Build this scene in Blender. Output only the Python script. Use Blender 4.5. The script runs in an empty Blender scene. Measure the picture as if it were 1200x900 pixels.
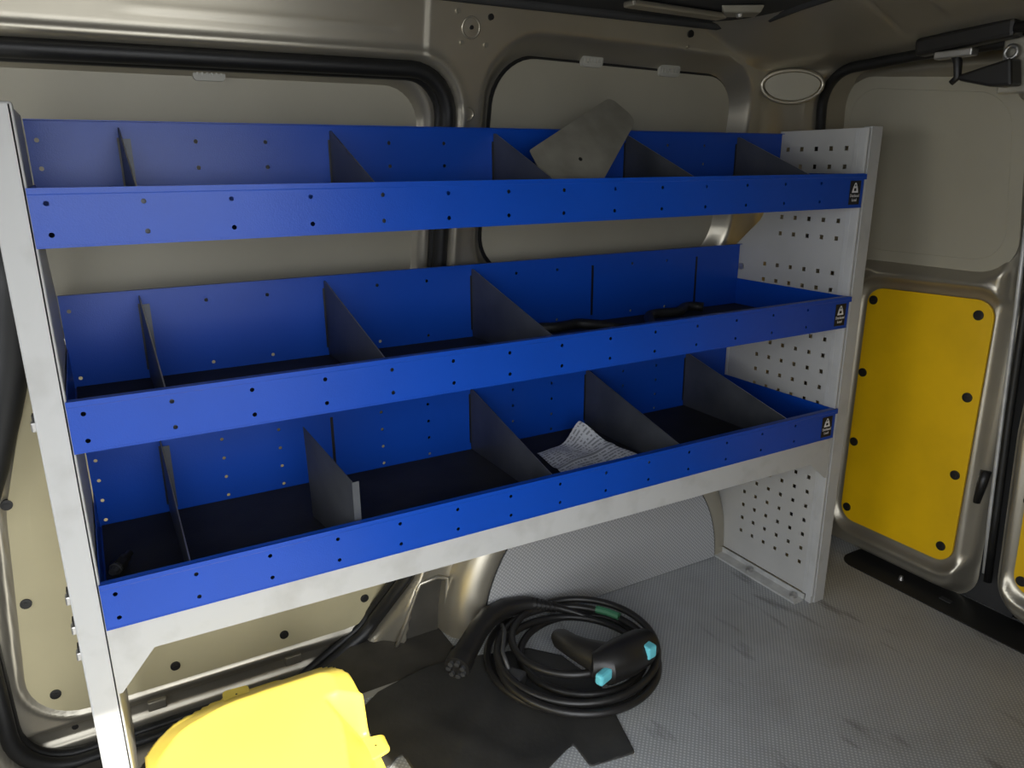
import bpy, math, random
import numpy as np
from mathutils import Vector, Matrix
random.seed(4)
scene = bpy.context.scene
C = scene.collection

# ---------------------------------------------------------------- camera
YAW, PITCH, ROLL, FPX = 0.514154866, 0.286075253, -0.0062948925, 875.684
cp, sp = math.cos(PITCH), math.sin(PITCH)
fwd = Vector((math.sin(YAW)*cp, math.cos(YAW)*cp, -sp))
rt = Vector((math.cos(YAW), -math.sin(YAW), 0))
up = rt.cross(fwd)
rt2 = rt*math.cos(ROLL) + up*math.sin(ROLL)
up2 = -rt*math.sin(ROLL) + up*math.cos(ROLL)
cam = bpy.data.cameras.new('camera')
cam.sensor_width = 36.0
cam.lens = FPX/1200*36
cam.clip_start = 0.02
camo = bpy.data.objects.new('camera', cam)
C.objects.link(camo)
m = Matrix((rt2, up2, -fwd)).transposed().to_4x4()
m.translation = Vector((0.0524, -1.12717, 1.1298))
camo.matrix_world = m
scene.camera = camo

# ---------------------------------------------------------------- light
world = bpy.data.worlds.new('daylight_sky')
scene.world = world
world.use_nodes = True
wn = world.node_tree.nodes
bg = wn['Background']
bg.inputs['Color'].default_value = (0.93, 0.96, 1.0, 1)
bg.inputs['Strength'].default_value = 4.5
sun = bpy.data.lights.new('sun', 'SUN')
sun.energy = 8.0
sun.angle = math.radians(0.6)
sun.color = (1.0, 0.95, 0.86)
suno = bpy.data.objects.new('sun', sun)
C.objects.link(suno)
SD = Vector((-0.15, 1.0, -0.98)).normalized()        # the way the sunlight travels
suno.rotation_euler = SD.to_track_quat('-Z', 'Y').to_euler()
suno.location = (2, -6, 6)
def portal(name, loc, rot, sx, sy):
    l = bpy.data.lights.new(name, 'AREA')
    l.shape = 'RECTANGLE'; l.size = sx; l.size_y = sy
    l.cycles.is_portal = True
    o = bpy.data.objects.new(name, l); C.objects.link(o)
    o.location = loc; o.rotation_euler = rot
portal('door_portal', (0.12, -1.10, 0.64), (math.radians(90), 0, 0), 0.97, 1.52)
portal('front_opening_portal', (-1.38, -0.32, 0.99), (math.radians(90), 0, math.radians(-90)), 1.3, 0.74)  # guides sky light through the added opening in the front wall
scene.view_settings.view_transform = 'Standard'
scene.view_settings.look = 'None'
scene.view_settings.gamma = 1
scene.view_settings.exposure = 0.33

# ---------------------------------------------------------------- materials
def mat(name, col, rough=0.5, metal=0.0, var=0.08, scale=8.0, bump=0.0, bscale=60.0, col2=None, spec=0.5, lo=0.35, hi=0.65, coat=0.0):
    mt = bpy.data.materials.new(name); mt.use_nodes = True
    nt = mt.node_tree; N = nt.nodes; Lk = nt.links
    b = N['Principled BSDF']
    b.inputs['Roughness'].default_value = rough
    b.inputs['Metallic'].default_value = metal
    b.inputs['Specular IOR Level'].default_value = spec
    b.inputs['Coat Weight'].default_value = coat
    b.inputs['Coat Roughness'].default_value = 0.15
    tc = N.new('ShaderNodeTexCoord')
    no = N.new('ShaderNodeTexNoise'); no.inputs['Scale'].default_value = scale
    no.inputs['Detail'].default_value = 6
    Lk.new(tc.outputs['Object'], no.inputs['Vector'])
    rp = N.new('ShaderNodeValToRGB')
    rp.color_ramp.elements[0].position = lo; rp.color_ramp.elements[1].position = hi
    c2 = col2 or tuple(c*(1-var*2) for c in col)
    rp.color_ramp.elements[0].color = (*c2, 1)
    rp.color_ramp.elements[1].color = (*col, 1)
    Lk.new(no.outputs['Fac'], rp.inputs['Fac'])
    Lk.new(rp.outputs['Color'], b.inputs['Base Color'])
    if bump:
        n2 = N.new('ShaderNodeTexNoise'); n2.inputs['Scale'].default_value = bscale
        n2.inputs['Detail'].default_value = 3
        Lk.new(tc.outputs['Object'], n2.inputs['Vector'])
        bp = N.new('ShaderNodeBump'); bp.inputs['Strength'].default_value = bump
        bp.inputs['Distance'].default_value = 0.002
        Lk.new(n2.outputs['Fac'], bp.inputs['Height'])
        Lk.new(bp.outputs['Normal'], b.inputs['Normal'])
    return mt
M = {}
M['paint'] = mat('champagne_body_paint', (0.47, 0.435, 0.355), 0.33, 0.72, 0.06, 5)
M['blank'] = mat('beige_blank_panel', (0.37, 0.345, 0.27), 0.45, 0.0, 0.05, 4)
M['trimgrey'] = mat('pale_trim_board', (0.52, 0.46, 0.28), 0.6, 0.0, 0.06, 5)
M['yellow'] = mat('yellow_trim_board', (0.86, 0.52, 0.002), 0.45, 0.0, 0.06, 6, 0.05, 200)
M['plastic_yellow'] = mat('yellow_plastic', (0.88, 0.68, 0.11), 0.38, 0, 0.03, 6)
M['black'] = mat('black_rubber', (0.012, 0.012, 0.012), 0.55, 0, 0.1, 20)
M['gasket'] = mat('door_seal_rubber', (0.010, 0.010, 0.010), 0.45, 0, 0.1, 20)
M['plasticblack'] = mat('black_plastic', (0.014, 0.013, 0.012), 0.42, 0, 0.1, 20)
M['blue'] = mat('blue_powder_coat', (0.003, 0.056, 0.39), 0.33, 0, 0.05, 5, 0.12, 420, spec=0.35)
M['white'] = mat('white_painted_steel', (0.44, 0.44, 0.43), 0.45, 0, 0.05, 14, col2=(0.375, 0.37, 0.355), lo=0.3, hi=0.5)
M['panelwhite'] = mat('pale_grey_steel_panel', (0.46, 0.455, 0.435), 0.5, 0.1, 0.04, 8)
M['divider'] = mat('grey_steel_divider', (0.10, 0.105, 0.115), 0.42, 0.5, 0.12, 9, col2=(0.065, 0.07, 0.078))
M['traymat'] = mat('black_tray_mat', (0.016, 0.016, 0.016), 0.7, 0, 0.3, 12, 0.3, 300)
M['steel'] = mat('bare_steel', (0.55, 0.54, 0.52), 0.35, 0.9, 0.1, 20)
M['dark'] = mat('dark_fastener', (0.014, 0.013, 0.012), 0.5, 0, 0.2, 60)
M['olive'] = mat('dull_grey_sheet', (0.36, 0.34, 0.28), 0.36, 0.35, 0.12, 14, col2=(0.26, 0.245, 0.20))
M['liner'] = mat('dark_roof_liner', (0.03, 0.03, 0.03), 0.8, 0, 0.1, 10)
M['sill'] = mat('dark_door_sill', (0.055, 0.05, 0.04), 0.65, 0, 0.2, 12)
M['matrubber'] = mat('worn_black_rubber_mat', (0.022, 0.022, 0.021), 0.55, 0, 0.2, 9, 0.25, 90, col2=(0.040, 0.039, 0.036), lo=0.3, hi=0.62)
M['cyan'] = mat('turquoise_plastic', (0.16, 0.62, 0.70), 0.4, 0, 0.05, 20)
M['green'] = mat('green_tag', (0.05, 0.20, 0.10), 0.5, 0, 0.05, 20)
M['greyplastic'] = mat('grey_plastic', (0.045, 0.045, 0.045), 0.45, 0, 0.1, 20)
M['labelblack'] = mat('black_sticker', (0.006, 0.006, 0.008), 0.4, 0, 0.05, 20)
M['labelwhite'] = mat('white_print', (0.75, 0.75, 0.75), 0.5, 0, 0.03, 20)
M['clip'] = mat('pale_plastic_clip', (0.42, 0.41, 0.36), 0.5, 0, 0.05, 20)
M['concrete'] = mat('outdoor_concrete', (0.15, 0.15, 0.145), 0.9, 0, 0.1, 1.5)
M['edge'] = mat('floor_edge_strip', (0.33, 0.32, 0.28), 0.6, 0, 0.1, 30)
M['seal'] = mat('bright_seal_strip', (0.6, 0.6, 0.58), 0.4, 0.3, 0.1, 30)

def floor_mat(name, base, scale, dirt):
    mt = bpy.data.materials.new(name); mt.use_nodes = True
    nt = mt.node_tree; N = nt.nodes; Lk = nt.links
    b = N['Principled BSDF']; b.inputs['Roughness'].default_value = 0.5
    tc = N.new('ShaderNodeTexCoord')
    def wave(rot):
        mp = N.new('ShaderNodeMapping'); mp.inputs['Rotation'].default_value = rot
        w = N.new('ShaderNodeTexWave'); w.inputs['Scale'].default_value = scale
        w.inputs['Distortion'].default_value = 0; w.wave_profile = 'SIN'
        Lk.new(tc.outputs['Object'], mp.inputs['Vector']); Lk.new(mp.outputs['Vector'], w.inputs['Vector'])
        return w
    if dirt:
        a, c = wave((0, 0, math.radians(45))), wave((0, 0, math.radians(-45)))
    else:
        a, c = wave((0, math.radians(45), 0)), wave((0, math.radians(-45), 0))
    mu = N.new('ShaderNodeMath'); mu.operation = 'MULTIPLY'
    Lk.new(a.outputs['Fac'], mu.inputs[0]); Lk.new(c.outputs['Fac'], mu.inputs[1])
    r1 = N.new('ShaderNodeValToRGB')
    r1.color_ramp.elements[0].position = 0.15; r1.color_ramp.elements[1].position = 0.75
    r1.color_ramp.elements[0].color = (*[v*0.72 for v in base], 1)
    r1.color_ramp.elements[1].color = (*[v*1.20 for v in base], 1)
    Lk.new(mu.outputs[0], r1.inputs['Fac'])
    last = r1.outputs['Color']
    def grime(vec_scale, nscale, lo, hi, colr, fac):
        nonlocal last
        mp = N.new('ShaderNodeMapping'); mp.inputs['Scale'].default_value = vec_scale
        mp.inputs['Rotation'].default_value = (0, 0, math.radians(28))
        no = N.new('ShaderNodeTexNoise'); no.inputs['Scale'].default_value = nscale; no.inputs['Detail'].default_value = 7
        no.inputs['Roughness'].default_value = 0.6
        Lk.new(tc.outputs['Object'], mp.inputs['Vector']); Lk.new(mp.outputs['Vector'], no.inputs['Vector'])
        r = N.new('ShaderNodeValToRGB'); r.color_ramp.elements[0].position = lo; r.color_ramp.elements[1].position = hi
        r.color_ramp.elements[0].color = (0, 0, 0, 1); r.color_ramp.elements[1].color = (fac, fac, fac, 1)
        Lk.new(no.outputs['Fac'], r.inputs['Fac'])
        mx = N.new('ShaderNodeMixRGB'); mx.inputs[2].default_value = (*colr, 1)
        Lk.new(r.outputs['Color'], mx.inputs[0]); Lk.new(last, mx.inputs[1]); last = mx.outputs[0]
    if dirt:
        grime((1, 1, 1), 3.0, 0.48, 0.78, (0.14, 0.13, 0.115), 0.45)
        grime((5, 1, 1), 3.5, 0.58, 0.70, (0.045, 0.043, 0.04), 0.6)
        grime((1, 1, 1), 14.0, 0.62, 0.72, (0.30, 0.28, 0.25), 0.25)
    Lk.new(last, b.inputs['Base Color'])
    bp = N.new('ShaderNodeBump'); bp.inputs['Strength'].default_value = 0.35; bp.inputs['Distance'].default_value = 0.001
    Lk.new(mu.outputs[0], bp.inputs['Height']); Lk.new(bp.outputs['Normal'], b.inputs['Normal'])
    return mt
M['floor'] = floor_mat('ribbed_grey_floor_vinyl', (0.42, 0.435, 0.44), 42, True)
M['archcover'] = floor_mat('ribbed_grey_arch_vinyl', (0.40, 0.405, 0.41), 42, False)

# ---------------------------------------------------------------- mesh helpers
def tag(o, label=None, cat=None, group=None, kind=None):
    if label: o['label'] = label
    if cat: o['category'] = cat
    if group: o['group'] = group
    if kind: o['kind'] = kind
    return o
def link(name, me, parent=None):
    o = bpy.data.objects.new(name, me); C.objects.link(o)
    if parent is not None:
        o.parent = parent
        o.matrix_parent_inverse = WM(parent).inverted()
    return o
def WM(o):
    mm = o.matrix_basis.copy()
    if o.parent is not None:
        mm = WM(o.parent) @ o.matrix_parent_inverse @ mm
    return mm
def empty(name, loc):
    o = bpy.data.objects.new(name, None); C.objects.link(o)
    o.location = loc; o.empty_display_size = 0.1
    return o
class MB:
    def __init__(s): s.v = []; s.f = []
    def add(s, v, f):
        n = len(s.v); s.v += [tuple(p) for p in v]; s.f += [tuple(i+n for i in q) for q in f]; return s
    def box(s, a, b, rot=None, piv=None):
        x0, y0, z0 = a; x1, y1, z1 = b
        v = [(x0,y0,z0),(x1,y0,z0),(x1,y1,z0),(x0,y1,z0),(x0,y0,z1),(x1,y0,z1),(x1,y1,z1),(x0,y1,z1)]
        if rot is not None:
            pv = Vector(piv if piv else ((x0+x1)/2, (y0+y1)/2, (z0+z1)/2))
            v = [tuple(rot @ (Vector(p)-pv) + pv) for p in v]
        return s.add(v, [(0,3,2,1),(4,5,6,7),(0,1,5,4),(1,2,6,5),(2,3,7,6),(3,0,4,7)])
    def prism(s, front, back):
        n = len(front)
        return s.add(list(front)+list(back), [tuple(range(n)), tuple(range(2*n-1, n-1, -1))] +
                     [(i, i+n, (i+1) % n + n, (i+1) % n) for i in range(n)])
    def tube(s, path, rad, seg=10, closed=False, flat=1.0, caps=True):
        P = [Vector(p) for p in path]; n = len(P)
        rads = rad if isinstance(rad, (list, tuple)) else [rad]*n
        rings = []; prevn = None
        for i in range(n):
            if closed: t = (P[(i+1) % n]-P[i-1]).normalized()
            else: t = (P[min(i+1, n-1)]-P[max(i-1, 0)]).normalized()
            if prevn is None:
                a = Vector((0, 0, 1)) if abs(t.z) < 0.9 else Vector((0, 1, 0))
                nn = (a - t*a.dot(t)).normalized()
            else:
                nn = (prevn - t*prevn.dot(t)).normalized()
            prevn = nn; bb = t.cross(nn)
            rings.append([P[i] + nn*math.cos(k/seg*2*math.pi)*rads[i]*flat + bb*math.sin(k/seg*2*math.pi)*rads[i] for k in range(seg)])
        v = [p for r in rings for p in r]; f = []
        for i in range(n if closed else n-1):
            j = (i+1) % n
            for k in range(seg):
                f.append((i*seg+k, i*seg+(k+1) % seg, j*seg+(k+1) % seg, j*seg+k))
        if not closed and caps:
            f.append(tuple(range(seg-1, -1, -1))); f.append(tuple((n-1)*seg+k for k in range(seg)))
        return s.add(v, f)
    def cyl(s, a, b, r, r2=None, seg=16):
        return s.tube([a, b], [r, r if r2 is None else r2], seg)
    def build(s, name, material, parent=None, smooth=False, bevel=0.0, flip=False):
        me = bpy.data.meshes.new(name); me.from_pydata(s.v, [], s.f)
        import bmesh
        bm = bmesh.new(); bm.from_mesh(me)
        bmesh.ops.recalc_face_normals(bm, faces=bm.faces)
        bm.to_mesh(me); bm.free()
        me.materials.append(material)
        o = link(name, me, parent)
        if bevel:
            md = o.modifiers.new('bevel', 'BEVEL'); md.width = bevel; md.segments = 2; md.limit_method = 'ANGLE'
        if smooth:
            me.shade_smooth()
            if smooth == 'auto':
                me.set_sharp_from_angle(angle=math.radians(40))
        return o
def roundpoly(pts, radii, n=7):
    out = []; N = len(pts)
    if not isinstance(radii, (list, tuple)): radii = [radii]*N
    for i in range(N):
        p = Vector(pts[i]); a = Vector(pts[i-1]); b = Vector(pts[(i+1) % N]); r = radii[i]
        if r <= 0: out.append(tuple(p)); continue
        u = (a-p).normalized(); w = (b-p).normalized()
        ang = u.angle(w); d = min(r/math.tan(ang/2), 0.49*(a-p).length, 0.49*(b-p).length)
        r = d*math.tan(ang/2)
        c = p + (u+w).normalized()*(r/math.sin(ang/2))
        s = p+u*d-c; e = p+w*d-c
        a0 = math.atan2(s.y, s.x); a1 = math.atan2(e.y, e.x)
        da = (a1-a0+math.pi) % (2*math.pi)-math.pi
        for k in range(n+1):
            t = a0+da*k/n; out.append((c.x+r*math.cos(t), c.y+r*math.sin(t)))
    return out
def sdpoly(poly, X, Z):
    P = np.array(poly); d = np.full(X.shape, 1e9); inside = np.zeros(X.shape, bool)
    n = len(P)
    for i in range(n):
        a = P[i]; b = P[i-1]; e = b-a; L2 = (e*e).sum()
        if L2 < 1e-14: continue
        wx = X-a[0]; wz = Z-a[1]
        t = np.clip((wx*e[0]+wz*e[1])/L2, 0, 1)
        d = np.minimum(d, (wx-e[0]*t)**2+(wz-e[1]*t)**2)
        c = (a[1] > Z) != (b[1] > Z)
        with np.errstate(divide='ignore', invalid='ignore'):
            xi = (b[0]-a[0])*(Z-a[1])/(b[1]-a[1]+1e-15)+a[0]
        inside ^= c & (X < xi)
    return np.where(inside, -1, 1)*np.sqrt(d)
def ss(a, b, x):
    t = np.clip((x-a)/(b-a), 0, 1); return t*t*(3-2*t)
def grid_obj(name, P, material, parent=None, flip=False, mask=None):
    nu, nv = P.shape[:2]
    idx = np.arange(nu*nv).reshape(nu, nv)
    q = np.stack([idx[:-1, :-1], idx[1:, :-1], idx[1:, 1:], idx[:-1, 1:]], -1)
    if mask is not None: q = q[mask]
    q = q.reshape(-1, 4)
    if flip: q = q[:, ::-1]
    me = bpy.data.meshes.new(name)
    me.vertices.add(nu*nv); me.vertices.foreach_set('co', P.reshape(-1).astype(np.float32))
    me.loops.add(q.size); me.loops.foreach_set('vertex_index', np.ascontiguousarray(q).reshape(-1).astype(np.int32))
    me.polygons.add(len(q)); me.polygons.foreach_set('loop_start', np.arange(0, q.size, 4, dtype=np.int32))
    me.update(calc_edges=True); me.validate()
    me.materials.append(material); me.shade_smooth()
    return link(name, me, parent)

def snap(X, Y, d, lim, h):
    """pull grid points just outside the outline onto it, so a cut sheet gets a clean edge"""
    gx, gy = np.gradient(d, X[:, 0], Y[0, :])
    k = np.maximum(1e-6, np.hypot(gx, gy)); o = (d > lim) & (d < lim+3*h)
    X2 = np.where(o, X-(d-lim)*gx/k, X); Y2 = np.where(o, Y-(d-lim)*gy/k, Y)
    m = np.minimum(np.minimum(d[:-1, :-1], d[1:, :-1]), np.minimum(d[1:, 1:], d[:-1, 1:])) < lim
    return X2, Y2, m
# ---------------------------------------------------------------- the van body
def Yw(z): return np.minimum(0.44, 0.597-0.2216*np.asarray(z, float))
def yw(z): return float(Yw(z))
def bulge(x, z): return 0.055*ss(0.50, 0.25, np.asarray(z, float))*ss(0.54, 0.62, np.asarray(x, float))
DOOR_OPEN = roundpoly([(-0.235, -0.10), (0.36, -0.10), (0.545, 0.005), (0.645, 0.18), (0.752, 0.85), (0.752, 1.322), (-0.33, 1.318), (-0.24, 0.5)],
                      [0.13, 0.1, 0.12, 0.12, 0.3, 0.10, 0.08, 0.3], 8)
DOOR_GLASS = roundpoly([(-0.24, 0.84), (0.69, 0.84), (0.69, 1.282), (-0.24, 1.282)], 0.075, 8)
DOOR_TRIM = roundpoly([(-0.188, 0.022), (0.625, 0.022), (0.66, 0.76), (-0.075, 0.76), (-0.15, 0.5)], [0.10, 0.15, 0.03, 0.01, 0.2], 8)
Q_OUT = roundpoly([(0.81, 0.84), (1.605, 0.84), (1.556, 1.372), (0.80, 1.388)], 0.13, 10)
Q_IN = roundpoly([(0.852, 0.885), (1.585, 0.885), (1.525, 1.332), (0.850, 1.346)], 0.095, 10)
SLOT = roundpoly([(0.566, -0.2), (0.706, -0.2), (0.716, 0.150), (0.640, 0.150)], [0, 0, 0.022, 0.022], 6)

def side_surface():
    us = np.concatenate([np.linspace(-1.35, -0.36, 24), np.arange(-0.35, 1.95, 0.0065)])
    vs = np.arange(-0.13, 1.4501, 0.0065)
    X, Z = np.meshgrid(us, vs, indexing='ij')
    Y = Yw(Z) - bulge(X, Z)
    dd = sdpoly(DOOR_OPEN, X, Z)
    Y = Y + 0.10*ss(0.004, -0.010, dd)
    Y = Y - 0.006*np.exp(-((dd-0.012)/0.008)**2)                       # flange bead
    dq = sdpoly(Q_OUT, X, Z)
    Y = Y + 0.052*ss(0.005, -0.042, dq)
    ds = sdpoly(SLOT, X, Z)
    Y = Y + 0.06*ss(0.004, -0.006, ds)*ss(0.0, 0.008, dd)
    # rail above the sliding door: pressed crease and joint
    Y = Y + 0.004*np.exp(-((Z-1.374)/0.0028)**2)*ss(0.13, 0.2, X)*ss(0.63, 0.60, X)
    Y = Y - 0.0025*ss(0.670, 0.677, X)*ss(1.30, 1.335, Z)*ss(1.60, 1.50, X)
    Y = Y + 0.012*ss(1.345, 1.325, Z)*ss(1.30, 1.32, Z)*ss(-0.3, -0.25, X)*ss(0.72, 0.66, X)*0
    for (cx, cz, r) in ((0.769, 1.384, 0.019), (0.773, 1.228, 0.013)):
        d = np.hypot(X-cx, Z-cz)
        Y = Y - 0.001*ss(r, r-0.006, d)
    return np.stack([X, Y, Z], -1)
SP = side_surface()
SMASK = (SP[:-1, :-1, 0] < 1.86-0.25*np.maximum(0, SP[:-1, :-1, 2]-0.8)-0.15+0.004)
wall_left = tag(grid_obj('wall_left', SP, M['paint'], mask=SMASK), 'champagne painted side wall of the van behind the shelving', 'wall', kind='structure')

def wall_prism(poly, off, th):
    f = [(x, yw(z)+off, z) for x, z in poly]; b = [(x, yw(z)+off+th, z) for x, z in poly]
    return MB().prism(f, b)
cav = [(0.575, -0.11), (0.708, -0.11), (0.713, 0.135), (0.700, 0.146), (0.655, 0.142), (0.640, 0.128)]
MB().prism([(x, 0.405, z) for x, z in cav], [(x, 0.42, z) for x, z in cav]).build('cavity_shade', M['sill'], wall_left, bevel=0.004)  # dark panel set in the slot to paint its deep shade
MB().tube([(0.705, 0.381, -0.02), (0.712, 0.381, 0.10), (0.716, 0.382, 0.148), (0.690, 0.382, 0.158), (0.645, 0.383, 0.152), (0.634, 0.384, 0.13), (0.604, 0.388, 0.05), (0.578, 0.392, -0.01)], 0.005, 8).build('cavity_edge', M['paint'], wall_left, smooth=True)
# fixed quarter window blanked off with a board
wp = wall_prism(Q_IN, 0.044, 0.004).build('window_1', M['blank'])
tag(wp, 'beige board closing the quarter window beside the rear pillar', 'window panel', kind='structure')
wall_prism([(x, z) for x, z in roundpoly([(0.845, 0.878), (1.592, 0.878), (1.532, 1.339), (0.843, 1.353)], 0.10, 10)], 0.0462, 0.004).build('window_seal', M['gasket'], wp)
def clip(cx, cz, off, parent, w=0.05):
    b = MB(); poly = roundpoly([(cx-w/2, cz-0.010), (cx+w/2, cz-0.010), (cx+w/2, cz+0.014), (cx-w/2, cz+0.014)], 0.007, 3)
    f = [(x, yw(z)+off, z) for x, z in poly]; k = [(x, yw(z)+off+0.012, z) for x, z in poly]
    o = b.prism(f, k).build('clip', M['clip'], parent)
    r = MB()
    for i in range(6):
        xx = cx-w/2+0.007+i*(w-0.014)/5
        r.box((xx-0.0015, yw(cz)+off-0.0025, cz-0.002), (xx+0.0015, yw(cz)+off+0.001, cz+0.007))
    r.build('clip_rib', M['clip'], o)
clip(1.088, 1.345, 0.036, wp, 0.056); clip(1.312, 1.336, 0.036, wp, 0.06)

# screws, plugs and holes on the pillar
for (x, z, r, mk) in ((0.806, 1.405, 0.006, 'dark'), (1.318, 1.411, 0.008, 'dark'), (0.735, 1.41, 0.005, 'paint'), (0.747, 1.357, 0.004, 'paint'), (0.80, 1.356, 0.005, 'paint'), (1.318, 1.385, 0.004, 'paint'), (0.7655, 1.384, 0.004, 'dark')):
    MB().cyl((x, yw(z)-0.007, z), (x, yw(z)+0.01, z), r, seg=10).build('body_plug', M[mk], wall_left)

for (x, z, r) in ((0.7655, 1.384, 0.0185), (0.773, 1.228, 0.011)):
    MB().tube([(x+r*math.cos(a), yw(z+r*math.sin(a))-0.002, z+r*math.sin(a)) for a in np.linspace(0, 2*math.pi, 25)[:-1]], 0.0024, 6, closed=True).build('stamped_ring', M['paint'], wall_left, smooth=True)
# sliding door, seen from inside
def door_surface():
    us = np.arange(-0.30, 0.80, 0.0065); vs = np.arange(-0.13, 1.35, 0.0065)
    X, Z = np.meshgrid(us, vs, indexing='ij')
    Y = Yw(Z)+0.050
    dg = sdpoly(DOOR_GLASS, X, Z)
    Y = Y + 0.028*ss(0.012, -0.006, dg)
    Y = Y - 0.006*np.exp(-((dg-0.024)/0.007)**2)
    dt = sdpoly(DOOR_TRIM, X, Z)
    Y = Y - 0.010*np.exp(-((dt-0.014)/0.007)**2)
    Y = Y + 0.022*ss(-0.005, -0.03, Z-0.0) * 1.0
    Y = Y - 0.012*ss(-0.052, -0.062, Z)
    return np.stack([X, Y, Z], -1)
door_1 = tag(grid_obj('door_1', door_surface(), M['paint']), 'inside of the closed sliding door behind the shelving', 'door', kind='structure')
o = wall_prism(DOOR_GLASS, 0.070, 0.004).build('window_board', M['blank'], door_1)
clip(0.289, 1.285, 0.060, o, 0.054)
tp = wall_prism([p for p in DOOR_TRIM], 0.0435, 0.005).build('trim_board', M['trimgrey'], door_1)
def fastener(p, n, r, parent, name='trim_fastener'):
    n = Vector(n).normalized(); p = Vector(p)
    b = MB(); b.tube([p-n*0.004, p+n*0.003, p+n*0.0035], [r, r, r*0.72], 16)
    o = b.build(name, M['dark'], parent, smooth='auto')
    MB().cyl(p+n*0.003, p+n*0.0048, r*0.42, seg=10).build('fastener_pin', M['dark'], o)
for (x, z) in ((-0.147, 0.512), (-0.150, 0.298), (-0.133, 0.078), (0.095, 0.061), (0.334, 0.058), (0.535, 0.093), (-0.10, 0.70), (0.60, 0.45)):
    fastener((x, yw(z)+0.0435, z), (0, -1, 0), 0.0105, tp)
fastener((-0.114, 0.516, -0.034), (0, -1, 0), 0.016, door_1, 'drain_plug')
for (x, z) in ((0.048, -0.036), (0.353, -0.031)):
    MB().box((x-0.020, 0.500, z-0.013), (x+0.020, 0.53, z+0.011)).build('door_tab', M['paint'], door_1, bevel=0.003)
MB().tube([(-0.055, 0.405, 1.04), (-0.066, 0.425, 0.92), (-0.088, 0.44, 0.80), (-0.118, 0.450, 0.70), (-0.150, 0.462, 0.60), (-0.190, 0.475, 0.48)], [0.022, 0.028, 0.030, 0.028, 0.024, 0.016], 12).build('black_tube', M['black'], door_1, smooth=True)  # plain black tube along the left edge of the door
MB().box((-0.235, 0.462, 0.765), (0.66, 0.50, 0.815)).build('sill_band', M['liner'], door_1, bevel=0.004)
# seal around the sliding door opening
def inset_path(poly, off, y):
    n = len(poly); out = []
    for i in range(n):
        a = Vector(poly[i-1]); b = Vector(poly[(i+1) % n]); t = (b-a)
        if t.length < 1e-9: continue
        t.normalize(); nrm = Vector((-t.y, t.x))
        p = Vector(poly[i])+nrm*off
        out.append((p.x, yw(p.y)-float(bulge(p.x, p.y))+y, p.y))
    return out
g = MB(); g.tube(inset_path(DOOR_OPEN, 0.013, 0.022), 0.0165, 10, closed=True)
seal = tag(g.build('trim_1', M['gasket'], smooth=True), 'black rubber seal around the sliding door opening', 'door seal', kind='structure')
g = MB(); g.tube(inset_path(DOOR_OPEN, 0.020, 0.046), 0.012, 8, closed=True); g.build('seal_lip', M['gasket'], seal, smooth=True)

# wheel arch with its ribbed cover
AC = (1.17, 0.0)
def arch():
    prof = [(0.380, 0.330), (0.388, 0.3175), (0.40, 0.316), (0.425, 0.320), (0.447, 0.332), (0.461, 0.348), (0.468, 0.366), (0.473, 0.395), (0.476, 0.46)]
    th = np.linspace(0, math.pi, 73)
    P = np.zeros((len(th), len(prof), 3))
    for j, (r, y) in enumerate(prof):
        P[:, j, 0] = AC[0]-r*np.cos(th); P[:, j, 1] = y; P[:, j, 2] = AC[1]+r*np.sin(th)
    return P
wa = grid_obj('wheel_arch', arch(), M['paint'], wall_left)
tag(wa, 'curved painted wheel arch front')
n = 64
fr = [(AC[0]-0.386*math.cos(i/n*math.pi), 0.3145, 0.002+0.386*math.sin(i/n*math.pi)) for i in range(n+1)]
cv = MB().prism(fr, [(x, 0.330, z) for x, y, z in fr]).build('arch_cover', M['archcover'], wa)
rim = MB(); rim.tube([(x, 0.318, z) for x, y, z in fr], 0.0035, 6); rim.build('cover_edge', M['black'], wa, smooth=True)
g = MB(); g.tube([(0.692, 0.302, 0.006), (0.680, 0.285, 0.006), (0.690, 0.268, 0.006), (0.706, 0.268, 0.006), (0.712, 0.285, 0.006), (0.705, 0.300, 0.006)], 0.004, 8, closed=True)
lr = g.build('lashing_ring', M['dark'], smooth=True)
MB().cyl((0.697, 0.285, 0.0), (0.697, 0.285, 0.010), 0.010, 0.006).build('bolt', M['steel'], lr)
tag(lr, 'small dark lashing ring bolted to the floor by the cable plug', 'lashing ring')

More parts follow.
